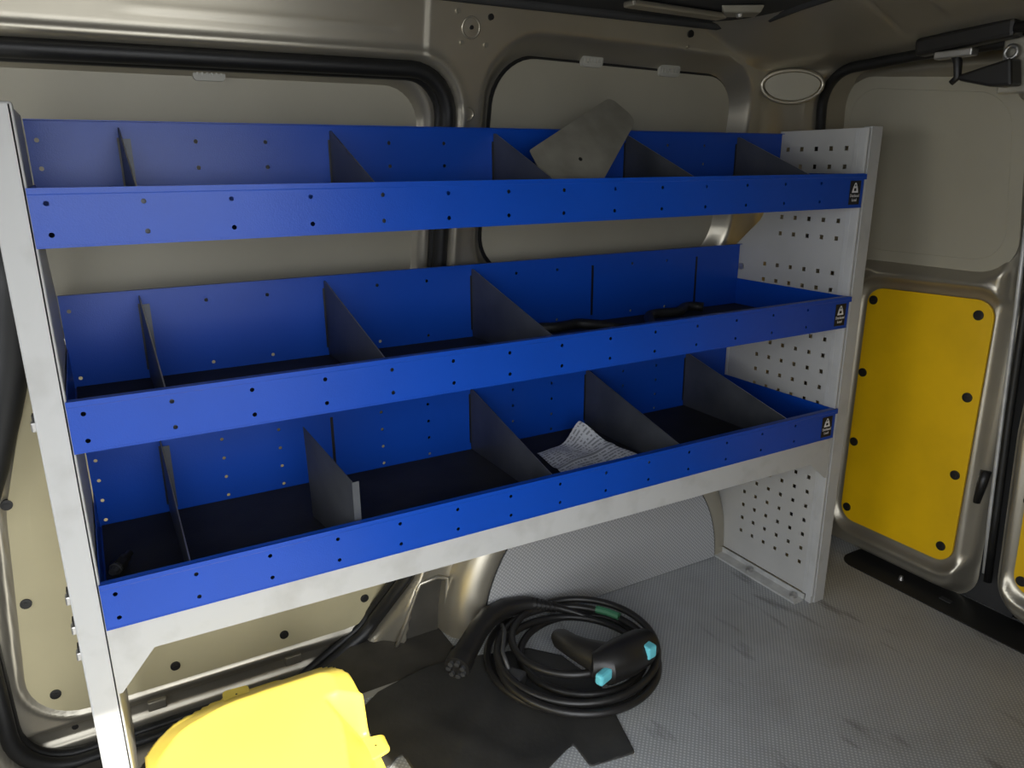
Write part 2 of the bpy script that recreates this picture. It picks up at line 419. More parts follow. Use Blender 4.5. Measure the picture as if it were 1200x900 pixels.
# rear end
def Xf(z): return 1.86-0.25*np.maximum(0, np.asarray(z, float)-0.8)
def Xl(z): return 1.93-0.25*np.maximum(0, np.asarray(z, float)-0.8)
R_OPEN = roundpoly([(-0.98, -0.07), (0.30, -0.07), (0.33, 0.80), (0.243, 1.352), (-0.05, 1.366), (-0.60, 1.366), (-0.98, 1.34)], [0.1, 0.10, 0.2, 0.115, 0.3, 0.3, 0.1], 10)
def camber(y): return 0.07*(1-np.clip(np.abs((y+0.30)/0.62), 0, 1)**1.6)
def rear_surface():
    rr_ = 0.15
    th_ = np.linspace(0, math.pi/2, 36)
    us = np.concatenate([rr_*(1-np.cos(th_)), np.arange(rr_+0.006, 1.50, 0.006)])
    vs = np.arange(-0.13, 1.5301, 0.0065)
    U, Z = np.meshgrid(us, vs, indexing='ij')
    Yg = Yw(Z)-0.001-U
    X = Xf(Z)
    X = X - 0.004*np.exp(-((sdpoly(R_OPEN, Yg, Z)-0.03)/0.012)**2)
    # header below the roof
    zz = Z - camber(Yg)*0.55
    hx = np.interp(zz, [1.330, 1.345, 1.352, 1.36, 1.372, 1.40, 1.43, 1.55], [1.75, 1.715, 1.66, 1.628, 1.605, 1.53, 1.455, 1.40])
    X = np.where(zz > 1.33, np.minimum(X, hx), X)
    # header joint and pressed box at the middle
    X = X + 0.012*np.exp(-((Yg+0.035+0.0*Z)/0.0055)**2)*ss(1.36, 1.375, zz)
    X = X - 0.025*ss(-0.135, -0.155, Yg)*ss(1.365, 1.385, zz)
    # rounded corner towards the side wall
    r = 0.15
    d = np.clip(U, 0, r)
    X = X - (r-np.sqrt(np.maximum(0, r*r-(r-d)**2)))*1.0
    do = sdpoly(R_OPEN, Yg, Z)
    X = X + 0.20*ss(0.006, -0.008, do)*ss(1.372, 1.36, zz)
    return np.stack([X, Yg, Z], -1)
RP = rear_surface()
wall_rear = tag(grid_obj('wall_rear', RP, M['paint']), 'champagne painted rear end frame and roof header', 'wall', kind='structure')
# oval cover in the rear pillar
oc = Vector((1.648, 0.269, 1.317)); on = Vector((-0.60, -0.78, -0.12)).normalized()
ou = Vector((0.78, -0.60, -0.02)).normalized(); ow = on.cross(ou).normalized()
def ov(a, b, k, n=28): return [oc+ou*a*math.cos(i/n*2*math.pi)+ow*b*math.sin(i/n*2*math.pi)*(1.0 if math.sin(i/n*2*math.pi)*ow.z < 0 else 0.75)+on*k for i in range(n)]
b = MB().prism(ov(0.066, 0.037, 0.012), ov(0.066, 0.037, -0.02)); oval = b.build('pillar_cover', M['blank'], wall_rear)
MB().tube(ov(0.073, 0.043, 0.010), 0.005, 8, closed=True).build('cover_ring', M['paint'], oval, smooth=True)
# rear door seal
def rpath(poly, off, dx):
    n = len(poly); out = []
    for i in range(n):
        a = Vector(poly[i-1]); c = Vector(poly[(i+1) % n]); t = c-a
        if t.length < 1e-9: continue
        t.normalize(); p = Vector(poly[i])+Vector((-t.y, t.x))*off
        out.append((float(Xf(p.y))+dx, p.x, p.y))
    return out
g = MB(); g.tube(rpath(R_OPEN, 0.008, 0.0), 0.0125, 10, closed=True)
tag(g.build('trim_2', M['gasket'], smooth=True), 'black rubber seal around the rear door opening', 'door seal', kind='structure')

# rear door leaves
def leaf(name, y0, y1, dx, win, trim, label, outline):
    us = np.arange(y0-0.06, y1+0.03, 0.006); vs = np.arange(-0.02, 1.372, 0.006)
    Yg, Z = np.meshgrid(us, vs, indexing='ij')
    X = Xl(Z)+dx
    d = sdpoly(outline, Yg, Z)
    X = X + 0.055*ss(-0.030, 0.012, d)
    wo = roundpoly(win, 0.10, 8)
    dw = sdpoly(wo, Yg, Z)
    X = X + 0.035*ss(0.028, -0.012, dw)
    to = roundpoly(trim, [0.045, 0.045, 0.045, 0.045], 8)
    dt = sdpoly(to, Yg, Z)
    X = X + 0.014*ss(0.040, 0.008, dt) - 0.007*np.exp(-((dt-0.036)/0.010)**2)
    Y2, Z2, cm_ = snap(Yg, Z, d, 0.014, 0.006)
    lf = tag(grid_obj(name, np.stack([X, Y2, Z2], -1), M['paint'], flip=True, mask=cm_), label, 'door', kind='structure')
    wi = roundpoly([(a*1.0, b_) for a, b_ in win], 0.09, 8)
    MB().prism([(float(Xl(z))+dx+0.028, y, z) for y, z in wi], [(float(Xl(z))+dx+0.034, y, z) for y, z in wi]).build('window_board', M['blank'], lf)
    wl = roundpoly([(win[0][0]+0.03, win[0][1]+0.03), (win[1][0]-0.03, win[1][1]+0.03), (win[2][0]-0.03, win[2][1]-0.03), (win[3][0]+0.03, win[3][1]-0.03)], 0.08, 8)
    MB().tube([(float(Xl(z))+dx+0.0282, y, z) for y, z in wl], 0.0012, 6, closed=True).build('board_crease', M['blank'], lf)
    t = MB().prism([(float(Xl(z))+dx+0.004, y, z) for y, z in to], [(float(Xl(z))+dx+0.010, y, z) for y, z in to]).build('trim_board', M['yellow'], lf)
    return lf, t
OUT2 = roundpoly([(-0.196, 0.004), (0.36, 0.004), (0.36, 0.8), (0.29, 1.362), (-0.215, 1.362), (-0.186, 0.8)], [0.07, 0.03, 0.1, 0.1, 0.02, 0.2], 8)
door_2, t2 = leaf('door_2', -0.21, 0.34, 0.0, [(-0.190, 0.870), (0.315, 0.870), (0.262, 1.343), (-0.195, 1.300)], [(-0.158, 0.099), (0.182, 0.099), (0.182, 0.797), (-0.158, 0.807)],
                  'inside of the rear door leaf next to the shelving, with a full yellow panel', OUT2)
for (y, z) in ((0.164, 0.763), (-0.122, 0.768), (0.168, 0.554), (-0.129, 0.559), (0.167, 0.344), (-0.132, 0.349), (0.162, 0.137), (-0.127, 0.142)):
    fastener((1.934, y, z), (-1, 0, 0), 0.0125, t2)
OUT3 = roundpoly([(-0.94, 0.035), (-0.285, 0.035), (-0.262, 0.5), (-0.275, 1.355), (-0.90, 1.355)], [0.1, 0.085, 0.3, 0.1, 0.1], 8)
door_3, t3 = leaf('door_3', -0.94, -0.25, -0.030, [(-0.88, 0.88), (-0.33, 0.88), (-0.33, 1.30), (-0.86, 1.30)], [(-0.88, 0.127), (-0.325, 0.127), (-0.302, 0.78), (-0.88, 0.78)],
                  'inside of the other rear door leaf at the right edge', OUT3)
for (y, z) in ((-0.343, 0.157), (-0.325, 0.36), (-0.322, 0.56), (-0.33, 0.74), (-0.6, 0.157), (-0.6, 0.74)):
    fastener((1.904, y, z), (-1, 0, 0), 0.0125, t3)
# closing edge between the leaves
je = MB().box((1.995, -0.30, 0.0), (2.005, -0.17, 0.80)); je.box((1.995, -0.30, 0.8), (2.005, -0.17, 1.34), Matrix.Rotation(-math.atan(0.25), 3, 'Y'), (2.0, -0.23, 0.8))
je.build('closing_edge', M['liner'], door_2)
s_ = MB().tube([(1.962, -0.231, 0.105), (1.962, -0.218, 0.274), (1.962, -0.203, 0.544), (1.961, -0.190, 0.80), (1.90, -0.205, 1.05)], 0.0055, 8)
s_.build('edge_seal', M['seal'], door_2, smooth=True)
s_ = MB().tube([(1.955, -0.246, 0.09), (1.955, -0.236, 0.274), (1.955, -0.222, 0.544), (1.955, -0.212, 0.80), (1.89, -0.225, 1.05)], 0.010, 8)
s_.build('edge_gasket', M['gasket'], door_2, smooth=True)
st = MB().tube([(1.965, -0.178, 0.285), (1.962, -0.186, 0.335), (1.962, -0.190, 0.375)], [0.011, 0.012, 0.013], 10)
st.build('door_strap', M['plasticblack'], door_2, smooth=True)
for (y, z) in ((-0.172, 0.47), (-0.170, 0.525)):
    MB().cyl((1.992, y, z), (1.975, y, z), 0.008, 0.006, 10).build('strap_bolt', M['dark'], door_2)

# roof latch mechanism over the rear doors
la = MB().box((1.655, -0.19, 1.352), (1.695, 0.012, 1.388), Matrix.Rotation(math.radians(-4), 3, 'X'))
la = la.build('door_latch', M['plasticblack'], wall_rear, bevel=0.008)
k = MB()
for y, z, w in ((-0.02, 1.392, 0.03), (-0.06, 1.394, 0.04), (-0.11, 1.398, 0.02), (-0.165, 1.398, 0.05)):
    k.box((1.650, y-w/2, z-0.006), (1.672, y+w/2, z+0.006))
k.build('latch_spring', M['steel'], la, bevel=0.002)
MB().box((1.655, -0.115, 1.334), (1.680, -0.035, 1.349)).build('latch_plate', M['steel'], la, bevel=0.003)
MB().tube([(1.665, -0.07, 1.350), (1.668, -0.082, 1.325), (1.668, -0.086, 1.296), (1.668, -0.074, 1.286)], [0.008, 0.009, 0.008, 0.006], 10).build('latch_lever', M['plasticblack'], la, smooth=True)
MB().prism([(1.66, -0.090, 1.300), (1.66, -0.190, 1.322), (1.66, -0.200, 1.270), (1.66, -0.155, 1.272), (1.66, -0.09, 1.289)], [(1.70, -0.090, 1.300), (1.70, -0.190, 1.322), (1.70, -0.200, 1.270), (1.70, -0.155, 1.272), (1.70, -0.09, 1.289)]).build('latch_hook', M['plasticblack'], la, bevel=0.006)
k = MB().box((1.70, -0.235, 1.26), (1.73, -0.150, 1.365)); k.build('latch_bracket', M['olive'], la, bevel=0.004)
for z in (1.285, 1.335):
    MB().tube([(1.692, -0.172+0.012*math.cos(a), z+0.012*math.sin(a)) for a in np.linspace(0, 2*math.pi, 13)[:-1]], 0.004, 6, closed=True).build('latch_ring', M['steel'], la, smooth=True)
MB().tube([(1.66, -0.19, 1.375), (1.655, -0.30, 1.372)], 0.010, 8).build('latch_rod', M['plasticblack'], la, smooth=True)

la.location.y -= 0.055
# ceiling, floor, remaining shell
us = np.linspace(-1.35, 1.50, 40); vs = np.linspace(-0.90, 0.288, 40)
X, Yg = np.meshgrid(us, vs, indexing='ij')
Zc = 1.432+camber(Yg)*0.55
ceiling = tag(grid_obj('ceiling', np.stack([X, Yg, Zc], -1), M['liner'], flip=True), 'dark lined van roof seen at the top edge', 'ceiling', kind='structure')
MB().box((1.06, 0.172, 1.428), (1.33, 0.205, 1.440), Matrix.Rotation(math.radians(4), 3, 'Z')).build('roof_bow', M['paint'], ceiling, bevel=0.004)
b = MB().prism([(1.28, 0.150, 1.446), (1.36, 0.105, 1.446), (1.40, 0.16, 1.446), (1.33, 0.20, 1.446)], [(1.29, 0.152, 1.432), (1.36, 0.115, 1.432), (1.39, 0.16, 1.432), (1.335, 0.19, 1.432)])
bk = b.build('roof_bracket', M['olive'], ceiling, bevel=0.003)
MB().cyl((1.335, 0.150, 1.434), (1.335, 0.150, 1.426), 0.010, 0.007).build('bracket_bolt', M['steel'], bk)
# curved joint between roof and side rail
MB().tube([(-1.35, 0.270, 1.436), (1.40, 0.272, 1.432), (1.47, 0.235, 1.437), (1.462, 0.10, 1.452), (1.455, -0.10, 1.466), (1.45, -0.3, 1.472)], 0.010, 8).build('roof_seal', M['liner'], ceiling, smooth=True)

FE = 0.256
fl = MB()
fl.prism([(-0.62, -1.06, 0), (2.0, -1.06, 0), (2.0, 0.46, 0), (0.70, 0.46, 0), (0.70, FE, 0), (-0.62, FE, 0)], [(-0.62, -1.06, -0.012), (2.0, -1.06, -0.012), (2.0, 0.46, -0.012), (0.70, 0.46, -0.012), (0.70, FE, -0.012), (-0.62, FE, -0.012)])
floor = tag(fl.build('floor', M['floor']), 'ribbed grey load floor with dirt and scuffs', 'floor', kind='structure')
MB().box((-0.62, FE-0.016, -0.03), (0.66, FE+0.004, 0.0012)).build('floor_edge', M['edge'], floor)
sl = MB().box((-1.35, FE-0.1, -0.11), (0.72, 0.56, -0.085)); sl.box((-1.35, FE-0.02, -0.09), (0.70, FE-0.002, -0.012))
sill = tag(sl.build('trim_3', M['sill']), 'dark sill well below the sliding door', 'door sill', kind='structure')
MB().prism([(0.40, FE+0.004, -0.004), (0.70, FE+0.004, -0.004), (0.708, 0.30, -0.004), (0.70, 0.46, -0.004), (0.50, 0.46, -0.006), (0.40, 0.40, -0.008)],
           [(0.40, FE+0.004, -0.02), (0.70, FE+0.004, -0.02), (0.708, 0.30, -0.02), (0.70, 0.46, -0.02), (0.50, 0.46, -0.02), (0.40, 0.40, -0.02)]).build('sill_flap', M['sill'], sill)
rs = roundpoly([(1.862, -1.0), (1.862, 0.125), (1.985, 0.125), (1.985, -1.0)], [0, 0.05, 0.02, 0], 8)
b = MB().prism([(x, y, 0.003) for x, y in rs], [(x, y, -0.003) for x, y in rs])
tr = tag(b.build('trim_4', M['black']), 'black sill strip in front of the rear doors', 'door sill', kind='structure')
MB().cyl((1.915, -0.045, 0.003), (1.915, -0.045, 0.014), 0.007, 0.005).build('sill_bolt', M['steel'], tr)
MB().box((1.915, -0.185, 0.003), (1.93, -0.155, 0.006)).build('sill_clip', M['greyplastic'], tr)
MB().box((-1.36, -1.12, -0.14), (2.1, 0.6, -0.112)).build('underbody', M['sill'], floor)
# unseen near side wall, added and shaped for the light, with the open door the photo was taken through
wr = MB()
wr.box((-1.35, -1.09, -0.12), (-0.36, -1.05, 1.50)); wr.box((0.60, -1.09, -0.12), (2.05, -1.05, 1.50)); wr.box((-0.36, -1.09, 1.40), (0.60, -1.05, 1.50))
tag(wr.build('wall_right', M['paint']), 'unseen painted side wall, its open loading door sized for the light', 'wall', kind='structure')
wf = MB()  # unseen cab end; windscreen opening added to light the rear doors
wf.box((-1.37, -1.06, -0.12), (-1.34, 0.5, 0.62)); wf.box((-1.37, -1.06, 1.36), (-1.34, 0.5, 1.5)); wf.box((-1.37, -1.06, 0.62), (-1.34, -0.97, 1.36)); wf.box((-1.37, 0.33, 0.62), (-1.34, 0.5, 1.36))
tag(wf.build('wall_front', M['liner']), 'unseen dark cab end of the van, windscreen opening added to let in light', 'wall', kind='structure')
cf = MB().box((-1.35, -1.06, -0.11), (-0.62, 0.5, -0.05)); tag(cf.build('trim_5', M['black']), 'black cab floor in front of the load floor', 'floor', kind='structure')
rf = MB().box((-1.38, -1.09, 1.50), (2.1, 0.5, 1.52)); tag(rf.build('trim_6', M['paint']), 'outer roof skin of the van', 'roof', kind='structure')
rd = MB().box((2.06, -1.09, -0.13), (2.08, 0.5, 1.52)); tag(rd.build('trim_7', M['paint']), 'outer skin behind the rear doors', 'door skin', kind='structure')
sdn = MB().box((-1.38, 0.575, -0.13), (2.08, 0.595, 1.52)); tag(sdn.build('trim_8', M['paint']), 'outer skin of the far van side', 'wall skin', kind='structure')
gd = MB().box((-14, -16, -0.60), (14, 14, -0.56)); tag(gd.build('ground', M['concrete']), 'unseen concrete ground outside the van, added to bounce light', 'ground', kind='structure')  # out of view, added so sunlight bounces into the van

# ---------------------------------------------------------------- shelving rack
L = 1.6
rack = empty('shelving_rack', (0.8, 0.0, 0.0))
tag(rack, 'van shelving rack with three blue trays between white end frames', 'shelving')
def plate(us, vs, holes, fn, th, name, material, parent, r=0.0035, square=False, skip=None):
    """sheet in (u,v) with real round or square holes; fn maps (u,v,w) to a point, w = depth"""
    hu = sorted(set(round(h[0], 4) for h in holes)); hv = sorted(set(round(h[1], 4) for h in holes))
    hs = set((round(h[0], 4), round(h[1], 4)) for h in holes)
    c = r*1.25 if not square else r
    ul = sorted(list(us)+[x+s*c for x in hu for s in (-1, 1)]); vl = sorted(list(vs)+[x+s*c for x in hv for s in (-1, 1)])
    V = []; F = []; idx = {}
    def vid(u, v):
        k = (round(u, 5), round(v, 5))
        if k not in idx: idx[k] = len(V); V.append((u, v))
        return idx[k]
    for i in range(len(ul)-1):
        for j in range(len(vl)-1):
            u0, u1, v0, v1 = ul[i], ul[i+1], vl[j], vl[j+1]
            q = [vid(u0, v0), vid(u1, v0), vid(u1, v1), vid(u0, v1)]
            mid = (round((u0+u1)/2, 4), round((v0+v1)/2, 4))
            if skip and skip(*mid): continue
            if any(abs(mid[0]-h[0]) < 2e-4 and abs(mid[1]-h[1]) < 2e-4 for h in hs):
                if square: continue
                oc_ = [vid((u0+u1)/2+r*math.cos(a), (v0+v1)/2+r*math.sin(a)) for a in [math.radians(-112.5+45*k) for k in range(8)]]
                for s in range(4):
                    F.append((q[s], q[(s+1) % 4], oc_[2*s+1], oc_[2*s]))
                    F.append((q[(s+1) % 4], oc_[(2*s+2) % 8], oc_[2*s+1]))
            else:
                F.append(tuple(q))
    n = len(V)
    vv = [fn(u, v, 0) for u, v in V]+[fn(u, v, th) for u, v in V]
    ff = list(F)+[tuple(i+n for i in reversed(f)) for f in F]
    from collections import Counter
    ed = Counter()
    for f in F:
        for a, b_ in zip(f, f[1:]+f[:1]): ed[(a, b_)] += 1
    for (a, b_) in ed:
        if (b_, a) not in ed: ff.append((b_, a, a+n, b_+n))
    return MB().add(vv, ff).build(name, material, parent)

HX = [0.0190+0.1108*i for i in range(14)]
SLOTX = [0.124, 0.457, 0.785, 1.112, 1.445]
def text_mesh(txt, size):
    cu = bpy.data.curves.new('t', 'FONT'); cu.body = txt; cu.size = size; cu.align_x = 'CENTER'; cu.extrude = 0.0001
    ob = bpy.data.objects.new('t', cu); C.objects.link(ob)
    dg = bpy.context.evaluated_depsgraph_get(); dg.update()
    me = bpy.data.meshes.new_from_object(ob.evaluated_get(dg))
    bpy.data.objects.remove(ob); bpy.data.curves.remove(cu)
    return me
TXT = [text_mesh('Distributed', 0.0092), text_mesh('Load', 0.0092)]

def tray(zl, yb, nm, backrows, label, divs):
    zb = zl-0.0735; zt = zb+0.1665
    e = 0.0018
    # base sheet with folded lip top and end flanges
    b = MB()
    b.box((0.001, 0.0, zb), (L-0.001, yb, zb+e))
    b.box((0.0, -0.0035, zl-0.0015), (L, 0.009, zl))                 # lip fold
    b.box((0.0, 0.0075, zl-0.012), (L, 0.009, zl-0.001))
    b.box((0.0, -0.0035, zb-0.001), (L, 0.004, zb+0.0012))            # lower fold
    b.box((0.001, yb-0.010, zt-0.0015), (L-0.001, yb, zt))            # back fold
    for x in (0.001, L-0.0028):
        b.prism([(x, 0.0, zb), (x, yb, zb), (x, yb, zb+0.073), (x, 0.0, zb+0.073)], [(x+0.0018, 0.0, zb), (x+0.0018, yb, zb), (x+0.0018, yb, zb+0.073), (x+0.0018, 0.0, zb+0.073)])
    b.box((L-0.004, -0.0035, zl-0.013), (L+0.008, 0.004, zl-0.001))   # hook over the post
    t = b.build('shelf_tray', M['blue'], rack)
    t['label'] = label
    holes = [(x, zl-0.019) for x in HX]+[(x, zl-0.058) for x in HX]
    plate([0, L], [zb, zl-0.0088, zl-0.0072, zl], holes, lambda u, v, w: (u, -0.0030+w-(0.0009 if v > zl-0.008 else 0), v), 0.0018, 'front_lip', M['blue'], t)
    bh = [(x-0.005, zb+r_) for i, x in enumerate(HX) if min(abs(x-0.005-s) for s in SLOTX) > 0.02 for r_ in backrows]
    plate([0.001, L-0.001], [zb, zt], bh, lambda u, v, w: (u, yb-0.0018+w, v), 0.0018, 'back_plate', M['blue'], t)
    for s in SLOTX:
        MB().box((s-0.003, yb-0.0026, zb+0.02), (s+0.003, yb-0.0016, zt-0.025)).build('divider_slot', M['labelblack'], t)
    MB().box((0.006, 0.010, zb+e), (L-0.006, yb-0.004, zb+e+0.003)).build('tray_mat', M['traymat'], t)
    for s in divs:
        poly = [(0.011, zb+0.006), (yb-0.004, zb+0.006), (yb-0.004, zb+0.156), (yb-0.012, zb+0.156), (0.011, zl-0.004)]
        d = MB().prism([(s, y, z) for y, z in poly], [(s+0.0020, y, z) for y, z in poly])
        d.box((s, yb-0.0045, zb+0.012), (s+0.016, yb-0.003, zb+0.14))
        d.box((s, 0.0095, zb+0.006), (s+0.014, 0.011, zl-0.006))
        dv = d.build('divider', M['divider'], t)
        dv.data.materials.append(M['steel'])
        for pg in dv.data.polygons:
            if abs(pg.normal.x) < 0.1 and pg.normal.z > 0.3 and pg.normal.y < -0.1: pg.material_index = 1
    # load label
    lx = L-0.046; w, hgt = 0.030, 0.052; cz = zl-0.041; y = -0.0034
    lb = MB().box((lx, y-0.0004, cz-hgt/2), (lx+0.036, y, cz+hgt/2)).build('load_label', M['labelblack'], t)
    lb['label'] = 'small black sticker with a white weight symbol'
    cxx = lx+0.018
    ic = MB()
    def flat(pts): ic.prism([(cxx+a, y-0.0008, cz+b_) for a, b_ in pts], [(cxx+a, y-0.0003, cz+b_) for a, b_ in pts])
    flat([(-0.0105, 0.000), (0.0105, 0.000), (0.0095, 0.0035), (-0.0095, 0.0035)])
    flat([(-0.0095, 0.0035), (-0.0045, 0.0035), (-0.0035, 0.013), (-0.0068, 0.0135)])
    flat([(0.0045, 0.0035), (0.0095, 0.0035), (0.0068, 0.0135), (0.0035, 0.013)])
    flat([(-0.0068, 0.0098), (0.0068, 0.0098), (0.0062, 0.0140), (-0.0062, 0.0140)])
    flat([(-0.0055, 0.0140), (-0.0025, 0.0140), (-0.0015, 0.0195), (-0.0035, 0.0185)])
    flat([(0.0025, 0.0140), (0.0055, 0.0140), (0.0035, 0.0185), (0.0015, 0.0195)])
    flat([(-0.0035, 0.0180), (0.0035, 0.0180), (0.0015, 0.0215), (-0.0015, 0.0215)])
    ic.build('weight_symbol', M['labelwhite'], lb)
    for k2, me in enumerate(TXT):
        if not me.materials: me.materials.append(M['labelwhite'])
        o = bpy.data.objects.new('label_text', me); C.objects.link(o)
        o.parent = lb; o.matrix_parent_inverse = WM(lb).inverted()
        o.matrix_basis = Matrix.Translation((cxx, y-0.0007, cz-0.0095-k2*0.0095)) @ Matrix.Rotation(math.radians(90), 4, 'X') @ Matrix.Diagonal((0.72 if k2 == 0 else 0.9, 1, 1, 1))
    return zb
Z1, Z2, Z3 = 1.105, 0.827, 0.549
zb1 = tray(Z1, 0.242, 'top', (0.096, 0.137), 'topmost blue tray, shallower from front to back', SLOTX)
zb2 = tray(Z2, 0.352, 'middle', (0.019, 0.138), 'middle blue tray', SLOTX[:3])
zb3 = tray(Z3, 0.372, 'bottom', (0.0135, 0.0535, 0.0935, 0.1335), 'lowest blue tray above the white beam', [SLOTX[0]]+SLOTX[2:])

# right end frame
HY = [0.053+0.0417*i for i in range(6)]; HZ = [0.102+0.0407*i for i in range(20)]
def fnx(u, v, w): return (L+0.001+w, u, v)
HZ2 = [0.102+0.0407*i for i in range(20, 27)]
ep = plate([0.0, 0.246, 0.368], [0.022, 0.915, 1.203], [(y, z) for y in HY for z in HZ]+[(y, z) for y in HY[:5] for z in HZ2], fnx, 0.0016, 'end_panel', M['panelwhite'], rack, 0.0051, True,
           skip=lambda u, v: u > 0.246 and v > 0.915)
MB().prism([(L+0.001, 0.246, 0.915), (L+0.001, 0.368, 0.915), (L+0.001, 0.290, 0.985), (L+0.001, 0.246, 1.06)], [(L+0.0026, 0.246, 0.915), (L+0.0026, 0.368, 0.915), (L+0.0026, 0.290, 0.985), (L+0.0026, 0.246, 1.06)]).build('panel_corner', M['panelwhite'], ep)
b = MB().box((L+0.012, 0.001, 0.0), (L+0.050, 0.022, 1.206)); b.box((L+0.0005, 0.004, 0.0), (L+0.013, 0.022, 1.203))
b.box((L+0.0005, 0.022, 0.02), (L+0.003, 0.034, 1.2))
b.build('post', M['white'], ep, bevel=0.003)
MB().box((L-0.0005, 0.362, 0.03), (L+0.02, 0.370, 0.91)).build('rear_flange', M['white'], ep)
ft = MB().box((L-0.040, 0.022, 0.0005), (L+0.012, 0.366, 0.006)); ft.box((L-0.006, 0.022, 0.0), (L-0.002, 0.366, 0.020)); ft = ft.build('foot_rail', M['seal'], ep)
for y in (0.045, 0.20, 0.335):
    MB().tube([(L-0.018, y, 0.004), (L-0.018, y, 0.013), (L-0.018, y, 0.016)], [0.0105, 0.0105, 0.006], 8).build('bolt', M['steel'], ft, smooth='auto')
MB().cyl((L-0.002, 0.34, 0.860), (L+0.004, 0.34, 0.860), 0.009).build('panel_bolt', M['steel'], ep)
# left end frame
el = MB().prism([(-0.0028, y, z) for y, z in ((0.0, 0.022), (0.368, 0.022), (0.368, 0.915), (0.29, 0.985), (0.246, 1.06), (0.246, 1.203), (0.0, 1.203))], [(-0.0010, y, z) for y, z in ((0.0, 0.022), (0.368, 0.022), (0.368, 0.915), (0.29, 0.985), (0.246, 1.06), (0.246, 1.203), (0.0, 1.203))])
el = el.build('end_panel', M['panelwhite'], rack)
b = MB().box((-0.038, 0.0, 0.0), (0.002, 0.022, 1.206)); b.build('post', M['white'], el, bevel=0.003)
MB().box((-0.0064, 0.022, 0.02), (-0.003, 0.040, 1.2)).build('post_flange', M['white'], el, bevel=0.001)
for z in (0.79, 0.52, 0.47, 0.425):
    MB().box((-0.046, 0.03, z-0.008), (-0.006, 0.045, z+0.006)).build('clamp_bolt', M['steel'], el, bevel=0.002)
    MB().box((-0.043, 0.03, z+0.007), (-0.006, 0.045, z+0.016)).build('clamp_nut', M['dark'], el)
# white beam with its corner gussets
zb = Z3-0.0745
bt = [(0.0, zb), (0.0, 0.362), (0.006, 0.362), (0.058, 0.424), (1.535, 0.414), (1.592, 0.366), (1.60, 0.366), (1.60, zb)]
b = MB().prism([(x, 0.0005, z) for x, z in bt], [(x, 0.0025, z) for x, z in bt])

b.build('beam', M['white'], rack)

# ---------------------------------------------------------------- loose things
# divider standing loose in the lowest tray
zf = zb3+0.0052
ld = MB()
P0, P1 = Vector((0.362, 0.205, 0)), Vector((0.387, 0.016, 0))
nn = Vector((0.0014, 0.0002, 0))
poly = [P0+Vector((0, 0, zf)), P1+Vector((0, 0, zf)), P1+Vector((0, 0, 0.620)), P1.lerp(P0, 0.07)+Vector((0, 0, 0.622)), P0+Vector((-0.004, 0, 0.664))]
ld.prism(poly, [p+nn for p in poly])
ldo = ld.build('loose_divider', M['divider'])
tag(ldo, 'grey steel divider standing loose, off its slot, in the lowest tray', 'divider')
MB().box((0.387, 0.014, zf), (0.399, 0.0155, 0.618)).build('front_flange', M['divider'], ldo)

# sheet of grey metal in the top tray
cs = [(0.775, 1.090), (0.797, 1.152)]
def pl(x, z): return Vector((x, 0.080+0.80*(z-1.1), z))
outl = roundpoly([(0.812, 1.075), (0.885, 1.058), (1.088, 1.217), (1.045, 1.262), (0.800, 1.155)], [0.0, 0.0, 0.018, 0.022, 0.004], 5)
th = Vector((0, 0.0016, -0.0014))
sp_ = MB().prism([pl(x, z) for x, z in outl], [pl(x, z)+th for x, z in outl]).build('metal_sheet', M['olive'])
tag(sp_, 'dull grey metal sheet leaning up out of the top tray', 'metal sheet')
MB().cyl(pl(0.905, 1.138)+th*0.5, pl(0.905, 1.138)-Vector((0, 0.0012, -0.001)), 0.004, seg=10).build('sheet_hole', M['dark'], sp_)

